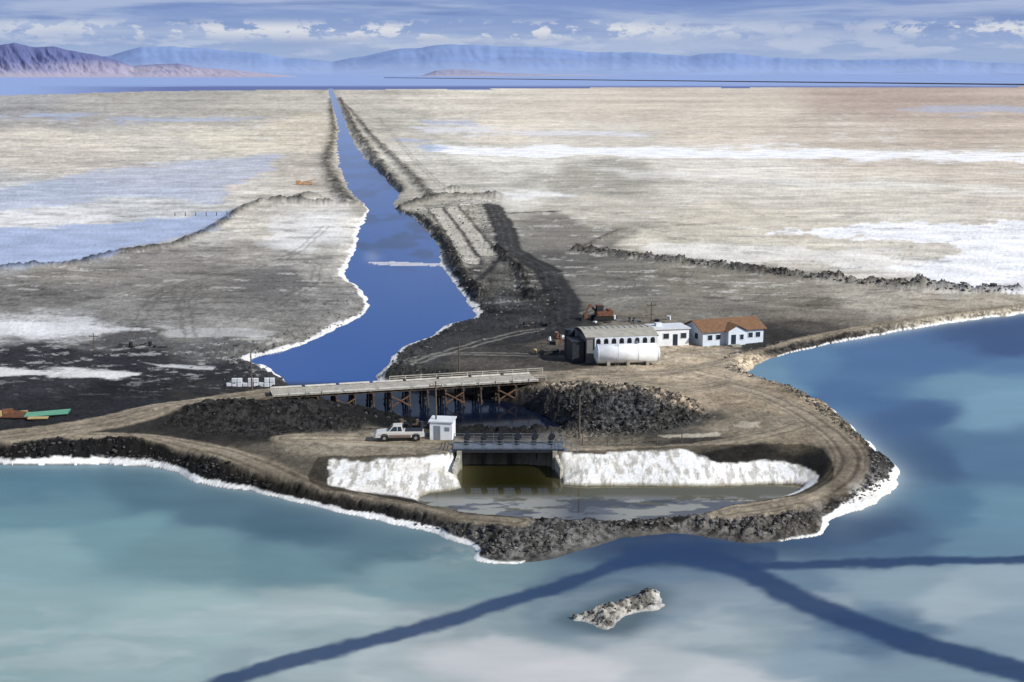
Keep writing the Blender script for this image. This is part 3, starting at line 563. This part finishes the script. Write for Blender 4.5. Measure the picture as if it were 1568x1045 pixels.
g=Geo(); g.box((0,0,3.08),(6.9,5.5,.16)); g.box((-1.5,.5,3.4),(1.1,1.1,.6)); g.make('roof',e,M_whiteD)
g=Geo();gf=Geo(); windows(g,gf,[-1.0,2.2],-2.55,1.8,1.0,.9); g.box((.7,-2.53,1.1),(.85,.05,2.0)); g.make('windows_and_door',e,M_glass); gf.make('window_frames',e,M_whiteD)
X,Y,z=at_(950,562,1.4); e=empty('pump_house',(X-.3,Y+8.2,z-.1),math.radians(10)); bw,bd,bh=5.9,4.6,4.3
g=Geo(); g.box((0,0,bh/2),(2*bw,2*bd,bh)); g.make('walls',e,mat('grey_metal_cladding',(112,112,108),.7,.8,.25))
g=Geo(); n=14
vs=[];fs=[]
for i in range(n+1):
    t=i/n; yy=-bd-.2+t*(2*bd+.4); zz=bh+.05+.75*math.sin(math.pi*t)
    vs+=[(-bw-.2,yy,zz),(bw+.2,yy,zz),(-bw-.2,yy,zz-.15),(bw+.2,yy,zz-.15)]
for i in range(n):
    k=4*i; fs+=[(k,k+1,k+5,k+4),(k+2,k+6,k+7,k+3),(k,k+4,k+6,k+2),(k+1,k+3,k+7,k+5)]
g.add(vs,fs)
for i in range(12): g.box((-bw+.5+i*(2*bw-1)/11,0,bh+.82),(.1,2.2,.1))
g.make('roof',e,M_roofg)
g=Geo(); g.box((.6,-bd-.12,bh-.95),(2*bw-1.4,.2,1.9)); g.make('arcade_facade',e,M_whiteD)
g=Geo()
for i in range(8):
    xx=-4.0+i*1.3; g.box((xx,-bd-.24,bh-1.15),(.72,.06,1.2)); g.cyl((xx,-bd-.27,bh-.55),(xx,-bd-.21,bh-.55),.36,.36,14)
for yy in(-2.6,0,2.6): g.box((-bw-.03,yy,1.5),(.06,1.6,2.4))
g.make('arched_openings',e,M_dark)
g=Geo(); g.box((-bw-1.2,-1.5,1.7),(2.0,4.5,3.4)); g.box((-bw-1.2,-1.5,3.5),(2.3,4.8,.15)); g.cyl((-bw-1.4,2,0),(-bw-1.4,2,4.6),.9,.9,16); g.make('lean_to',e,M_steelD,.03)
X,Y,z=at_(961,562,1.4); e=empty('storage_tank',(X,Y+1.6,z),math.radians(7)); L=4.9; R=1.55
g=Geo(); pr=[(-L-.5,.25),(-L-.42,.75),(-L-.2,1.2),(-L,R),(L,R),(L+.2,1.2),(L+.42,.75),(L+.5,.25)]; ns=32; vs=[];fs=[]
for xx,rr in pr:
    for i in range(ns): an=2*math.pi*i/ns; vs.append((xx,math.cos(an)*rr,R+.25+math.sin(an)*rr))
for j in range(len(pr)-1):
    for i in range(ns): fs.append((j*ns+i,j*ns+(i+1)%ns,(j+1)*ns+(i+1)%ns,(j+1)*ns+i))
fs+=[tuple(range(ns)),tuple(range((len(pr)-1)*ns,len(pr)*ns))]
g.add(vs,fs); g.make('shell',e,mat('white_tank_paint',(234,236,236),.5,.7,.2),0,True)
g=Geo()
for xx in(-L,-L/3,L/3,L): g.cyl((xx-.04,0,R+.25),(xx+.04,0,R+.25),R+.03,R+.03,32)
g.make('weld_bands',e,M_whiteD)
g=Geo()
for xx in(-3.2,0,3.2): g.box((xx,0,.25),(.5,2.4,.7))
g.make('saddles',e,M_conc); g=Geo(); g.cyl((1.5,0,2*R+.2),(1.5,0,2*R+.65),.3,.3,12); g.beam((-2,-.9,.0),(-2,-.8,2*R+.3),.06); g.beam((-1.6,-.9,.0),(-1.6,-.8,2*R+.3),.06); g.make('hatch_and_ladder',e,M_steel)
# ------------------------------------------------------------------ poles, fence
def pole(x,y,h,arm=True,z0=1.5,r=.13):
    X,Y,z=at_(x,y,z0); e=empty('utility_pole',(X,Y,z-.3)); g=Geo(); g.cyl((0,0,0),(0,0,h+.3),r,r*.7,10)
    if arm: g.box((0,0,h-.3),(1.7,.12,.14)); [g.cyl((k,0,h-.24),(k,0,h),.05,.04,6) for k in(-.75,-.3,.3,.75)]
    g.make('pole',e,M_wood)
pole(386,601,5.6,False); pole(668,671,7.4,True,2.2); pole(887,671,5.6,False,2.2); pole(703,572,5.0,False); pole(997,505,5.2,True,1.2); pole(144,530,2.3,True,1.0,.1); pole(145,540,.8,False,1.0,.05)
fp=[G(x,y,2.2) for x,y in [(892,684),(930,683),(968,683),(1006,681),(1044,678)]]; fz=terrain(np.array([p[0] for p in fp]),np.array([p[1] for p in fp]),False)
e=empty('post_and_wire_fence',(0,0,0)); g=Geo()
for i,p in enumerate(fp):
    g.cyl((p[0],p[1],fz[i]-.2),(p[0],p[1],fz[i]+1.3),.07,.06,6)
    if i: 
        for hh in(.6,1.1): g.beam((fp[i-1][0],fp[i-1][1],fz[i-1]+hh),(p[0],p[1],fz[i]+hh),.025)
g.make('posts_and_wires',e,M_wood)
X,Y,z=at_(384,592,2); e=empty('concrete_block_barrier',(X,Y,z-.1),math.radians(2)); g=Geo()
for i in range(9):
    for k in range(random.choice((1,2,2))): g.box((-3.2+i*.8,random.uniform(-.1,.1),.35+k*.68),(.7,.6,.62),random.uniform(-.12,.12))
g.make('blocks',e,M_whiteD,.04)
# ------------------------------------------------------------------ old crawler machine
X,Y,z=at_(922,490,1.2); e=empty('crawler_excavator',(X,Y,z),math.radians(12))
g=Geo()
for s in(-1,1):
    pr=[(-2.0,.35),(-1.7,.0),(1.7,.0),(2.0,.35),(2.0,.55),(1.7,.85),(-1.7,.85),(-2.0,.55)]; g.extr(pr,s*1.1-.28,s*1.1+.28)
g.make('tracks',e,M_rub); g=Geo(); g.box((.3,0,1.35),(3.2,2.2,.9)); g.box((1.5,0,1.6),(.9,2.2,.9)); g.make('engine_body',e,M_orange,.06)
g=Geo(); g.box((-.6,-.3,2.2),(1.3,1.3,1.3)); g.box((-.6,-.3,2.92),(1.5,1.5,.1)); g.make('cab',e,mat('rust_brown',(80,54,42),.8,2,.3),.05)
g=Geo(); g.box((-.6,-.96,2.3),(.9,.04,.8)); g.box((-1.26,-.3,2.3),(.04,.9,.8)); g.make('cab_windows',e,M_glass)
g=Geo(); g.beam((-.9,.5,1.5),(-2.4,.5,3.0),.3,.4); g.beam((-2.4,.5,3.0),(-3.2,.5,1.2),.25,.3); g.box((-3.2,.5,.8),(.7,.9,.8)); g.make('boom_and_bucket',e,M_orange)
# ------------------------------------------------------------------ scrap piles
def scrap(name,x,y,n,sp,cols,z0=1.3,lg=(.5,2.2)):
    X,Y,z=at_(x,y,z0); e=empty(name,(X,Y,z)); gs=[Geo() for _ in cols]
    C2=[(random.gauss(0,sp[0]),random.gauss(0,sp[1])) for _ in range(n)]
    zs=terrain(np.array([X+c[0] for c in C2]),np.array([Y+c[1] for c in C2]),False)
    for i in range(n):
        g=gs[i%len(gs)]; cx,cy=C2[i]; l=random.uniform(*lg); a_=random.uniform(-.5,.5) if random.random()<.7 else random.uniform(0,3)
        zz=float(zs[i])-z+random.uniform(.1,.4); kx=random.random()
        if kx<.5: g.beam((cx-l/2*math.cos(a_),cy-l/2*math.sin(a_),zz),(cx+l/2*math.cos(a_),cy+l/2*math.sin(a_),zz+random.uniform(-.2,.4)),random.uniform(.08,.25))
        elif kx<.8: g.box((cx,cy,zz),(l*.5,l*.4,random.uniform(.3,.9)),a_,random.uniform(-.2,.2))
        else: g.cyl((cx,cy,zz-.2),(cx,cy,zz+.6),.32,.32,10)
    for i,g in enumerate(gs): 
        if g.v: g.make('debris_%d'%i,e,cols[i])
scrap('scrap_pile',862,520,26,(2.2,2.5),[M_steelD,M_orange,M_wood,M_whiteD])
scrap('scrap_pile',858,542,14,(1.6,1.5),[M_steelD,M_wood,M_yel])
scrap('scrap_pile',960,492,24,(5.5,2),[M_whiteD,M_wood,M_steel,M_steelD])
scrap('scrap_pile',210,532,8,(2,1),[M_steelD,M_rub],1,(.8,1.8))
scrap('scrap_pile',845,500,8,(2,1),[M_rub,M_steelD],1)
scrap('scrap_pile',640,655,12,(1.5,.8),[M_steelD,M_wood],2,(.4,1.2))
X,Y,z=at_(50,640,2); e=empty('pipe_stack',(X,Y,z)); g=Geo()
for i in range(3): g.cyl((-.8,i*.45-1.0,.35+.1*i),(4.6,i*.55+.8,.4+.1*i),.16,.16,12)
g.make('green_pipes',e,M_green); g=Geo()
for i in range(7): g.beam((-4+random.uniform(-.5,.5),-1+i*.4,.3+.05*i),(0.3,-1+i*.4+random.uniform(-.3,.3),.3),.24,.14)
g.box((-3.6,.8,.6),(1.4,1.0,.7),.4); g.make('rusty_timbers',e,M_orange); g=Geo(); g.box((-4.6,-.6,.6),(1.2,1.0,.8),.2); g.box((1.2,-1.4,.3),(2.6,.9,.15),.1); g.box((-2.2,1.6,.4),(2.0,.8,.12),.3); g.make('boards',e,M_yel)
X,Y,z=at_(466,283,.8); e=empty('rusted_dredge_wreck',(X,Y,z)); g=Geo(); g.box((0,0,.6),(7,3,1.0),.1); g.box((-2.5,0,1.3),(2,2,1.0)); g.beam((-1,0,1),(5,0,2.2),.4); g.make('hull',e,mat('faded_rust',(176,140,108),.9,1,.3),.05)
X,Y,z=at_(268,331,.8); e=empty('pan_post_row',(X,Y,0)); g=Geo()
for i in range(6): g.cyl((i*3.4,i*.5,z-.5),(i*3.4,i*.5,z+1.2),.16,.14,6)
g.make('posts',e,M_wdark)
# ------------------------------------------------------------------ railway causeway
g=Geo(); p0=G(590,119.6); p1=G(1568,130.6); p2=G(2300,139)
e=empty('railway_causeway',(0,0,0))
for p,q in((p0,p1),(p1,p2)):
    d=Vector((q[0]-p[0],q[1]-p[1],0)).normalized(); nrm=Vector((-d.y,d.x,0)); vs=[]
    for c_ in(p,q):
        cc_=Vector((c_[0],c_[1],0))
        for o_,h_ in((-22,-1),(-9,5),(9,5),(22,-1)): vs.append(cc_+nrm*o_+Vector((0,0,h_)))
    g.add(vs,[(0,1,5,4),(1,2,6,5),(2,3,7,6),(0,3,2,1),(4,5,6,7)])
g.make('embankment',e,mat('dark_ballast',(50,48,58),.9,.01,.3))
# ------------------------------------------------------------------ rubble rocks (one mesh)
ico=np.array([(0,0,1),(.894,0,.447),(.276,.851,.447),(-.724,.526,.447),(-.724,-.526,.447),(.276,-.851,.447),(.724,.526,-.447),(-.276,.851,-.447),(-.894,0,-.447),(-.276,-.851,-.447),(.724,-.526,-.447),(0,0,-1)])
icf=np.array([(0,1,2),(0,2,3),(0,3,4),(0,4,5),(0,5,1),(1,6,2),(2,7,3),(3,8,4),(4,9,5),(5,10,1),(6,7,2),(7,8,3),(8,9,4),(9,10,5),(10,6,1),(11,7,6),(11,8,7),(11,9,8),(11,10,9),(11,6,10)])
pts=[]
def along(poly,n,off0,off1,s0=.12,s1=.5,sign=1):
    a_=np.array(poly); seg=np.diff(a_,axis=0); ln=np.hypot(seg[:,0],seg[:,1]); cs=np.cumsum(ln)
    for i in range(n):
        t=rng.rand()*cs[-1]; k=min(np.searchsorted(cs,t),len(seg)-1); f=rng.rand(); p=a_[k]+seg[k]*f
        nn=np.array((-seg[k][1],seg[k][0]))/max(ln[k],1e-6)*sign; q=p+nn*rng.uniform(off0,off1)
        if 60<q[1]<480: pts.append((q[0],q[1],s0+(s1-s0)*rng.rand()**4))
along([p for p in shoreline if abs(p[0])<140],12000,1.0,4.5,s0=.05,s1=.3)
def fill(poly,n,s0,s1,e_=4):
    rp=np.array(poly)
    xs_=rng.uniform(rp[:,0].min(),rp[:,0].max(),n); ys_=rng.uniform(rp[:,1].min(),rp[:,1].max(),n); ii=inside(xs_,ys_,poly)
    for x_,y_ in zip(xs_[ii],ys_[ii]): pts.append((x_,y_,s0+s1*rng.rand()**e_))
fill(rubpoly,4200,.05,.26); fill(slag,2600,.04,.18); fill(island,1000,.05,.2,3); fill(spoil,2500,.06,.35)
along(berms[0][0],1500,-2.5,2.5,s0=.1,s1=.5); along(berms[2][0],500,-2.5,2.5,s0=.1,s1=.5)
for p in [p for p in canal if p[1]<300]:
    for k in range(26):
        q=(p[0]+rng.normal()*5,p[1]+rng.normal()*5); pts.append((q[0],q[1],.06+.3*rng.rand()**4))
pts=np.array(pts); zz=terrain(pts[:,0],pts[:,1],False)
keep=(zz>.1)
rd=np.zeros(len(pts))
for rpts,w_ in roads: rd=np.maximum(rd,(dist(pts[:,0],pts[:,1],rpts,False,20)<w_)*1)
keep&=rd<.5; pts=pts[keep];zz=zz[keep]; n=len(pts)
V=ico[None]*(1+.5*(rng.rand(n,12,1)-.5)*2)*pts[:,2][:,None,None]*rng.uniform(.5,1.4,(n,1,3)); V[...,0]+=pts[:,0][:,None];V[...,1]+=pts[:,1][:,None];V[...,2]=V[...,2]*.75+zz[:,None]
Fc=(icf[None]+np.arange(n)[:,None,None]*12).reshape(-1,3)
me=bpy.data.meshes.new('rubble_rocks'); me.vertices.add(n*12); me.vertices.foreach_set('co',V.astype(np.float32).ravel()); me.loops.add(Fc.size); me.loops.foreach_set('vertex_index',Fc.ravel().astype(np.int32)); me.polygons.add(len(Fc)); me.polygons.foreach_set('loop_start',np.arange(0,Fc.size,3,dtype=np.int32)); me.update(calc_edges=True)
shade=lin((92,90,87))[None]*(.25+1.5*rng.rand(n,1)**1.8); dk=(pts[:,0]<-6)&(pts[:,1]<200); shade=np.where(dk[:,None],shade*.35,shade)
dk=inside(pts[:,0],pts[:,1],rubpoly); shade=np.where(dk[:,None],shade*.7,shade)
a4=np.ones((n,12,4),np.float32); a4[...,:3]=shade[:,None]; at=me.attributes.new('tint','FLOAT_COLOR','POINT'); at.data.foreach_set('color',a4.ravel())
m,N,K,b=newmat('broken_rock'); at=N.new('ShaderNodeAttribute'); at.attribute_name='tint'; K.new(at.outputs['Color'],b.inputs['Base Color']); b.inputs['Roughness'].default_value=.95
me.materials.append(m); o=bpy.data.objects.new('rubble_rocks',me); scene.collection.objects.link(o)
# ------------------------------------------------------------------ sun, sky
S=Vector((.74,-.40,.60)).normalized(); el=math.asin(S.z); az=math.atan2(S.x,S.y)
sl=bpy.data.lights.new('sun','SUN'); sl.energy=5.0; sl.angle=math.radians(.5); sl.color=(1,.97,.92); so=bpy.data.objects.new('sun',sl); so.rotation_euler=S.to_track_quat('Z','Y').to_euler(); scene.collection.objects.link(so)
WS=.075
wd=bpy.data.worlds.new('World'); scene.world=wd; wd.use_nodes=True; N=wd.node_tree.nodes; K=wd.node_tree.links; bg=N['Background']; bg.inputs[1].default_value=WS
sk=N.new('ShaderNodeTexSky'); sk.sky_type='NISHITA'; sk.sun_disc=False; sk.sun_elevation=el; sk.sun_rotation=az; sk.dust_density=.6; sk.ozone_density=1.0; sk.altitude=1200
tc=N.new('ShaderNodeTexCoord'); sp=N.new('ShaderNodeSeparateXYZ'); K.new(tc.outputs['Generated'],sp.inputs[0])
def mix(a_,b_,f,mode='MIX'):
    x=N.new('ShaderNodeMix'); x.data_type='RGBA'; x.blend_type=mode
    for s,i in((f,0),(a_,6),(b_,7)):
        if isinstance(s,(int,float)): x.inputs[i].default_value=s
        elif isinstance(s,tuple): x.inputs[i].default_value=(*s,1)
        else: K.new(s,x.inputs[i])
    return x.outputs[2]
def mrg(s,a0,a1,b0,b1,interp='SMOOTHSTEP'):
    r=N.new('ShaderNodeMapRange'); r.interpolation_type=interp; K.new(s,r.inputs[0])
    for i,v in enumerate((a0,a1,b0,b1)): r.inputs[i+1].default_value=v
    return r.outputs[0]
def mul(a_,b_,op='MULTIPLY'):
    x=N.new('ShaderNodeMath'); x.operation=op; 
    for i,s in enumerate((a_,b_)):
        if isinstance(s,(int,float)): x.inputs[i].default_value=s
        else: K.new(s,x.inputs[i])
    return x.outputs[0]
def T(rgb): return tuple(float(v)/WS for v in lin(rgb))
tint=mix(sk.outputs[0],(.9,.92,.92),1.0,'MULTIPLY')
z_=sp.outputs['Z']
low=mix(T((156,176,212)),T((126,150,200)),mrg(z_,.008,.055,0,1))
base=mix(low,tint,mrg(z_,.05,.22,0,1))
def noise(sx,sz,scale,det,dis=0,off=0,rough=.55):
    mp=N.new('ShaderNodeMapping'); mp.inputs['Scale'].default_value=(sx,sx,sz); mp.inputs['Location'].default_value=(off,off*.7,off*.3); K.new(tc.outputs['Generated'],mp.inputs[0])
    n=N.new('ShaderNodeTexNoise'); n.inputs['Scale'].default_value=scale; n.inputs['Detail'].default_value=det; n.inputs['Distortion'].default_value=dis; n.inputs['Roughness'].default_value=rough; K.new(mp.outputs[0],n.inputs[0]); return n.outputs['Fac']
st=noise(1,9,7,8,.4,3.1)
c1=mix(base,T((176,190,218)),mul(mrg(st,.40,.62,0,1),mrg(z_,.0,.02,.3,.8)))
st2=noise(1,14,10,8,.3,9.4)
c2=mix(c1,T((106,132,184)),mul(mrg(st2,.5,.7,0,.6),mrg(z_,.02,.04,0,1)))
pf=noise(1,2.2,44,10,.1,5.2,.62)
band=mul(mrg(z_,.016,.022,0,1),mrg(z_,.029,.038,1,0))
big=noise(1,2,5,3,0,1.7)
pm=mul(mul(mrg(pf,.47,.55,0,1),band),mrg(big,.36,.52,.25,1))
cc_=mix(T((150,168,205)),T((226,228,232)),mrg(z_,.018,.030,0,1))
c3=mix(c2,cc_,mul(pm,.88))
pf2=noise(1,5,22,9,.1,15.2,.6)
c4=mix(c3,T((190,200,222)),mul(mul(mrg(pf2,.5,.62,0,1),mrg(z_,.008,.016,0,1)),mul(mrg(z_,.02,.03,1,0),.7)))
K.new(c4,bg.inputs[0])
# ------------------------------------------------------------------ camera
cam=bpy.data.cameras.new('camera'); cam.sensor_width=36; cam.lens=36*F/1568; cam.clip_end=200000; cam.clip_start=1
co=bpy.data.objects.new('camera',cam); co.location=(0,0,H); co.rotation_euler=(math.pi/2-P,0,0); scene.collection.objects.link(co); scene.camera=co
scene.view_settings.view_transform='Standard'; scene.view_settings.look='None'; scene.view_settings.exposure=0
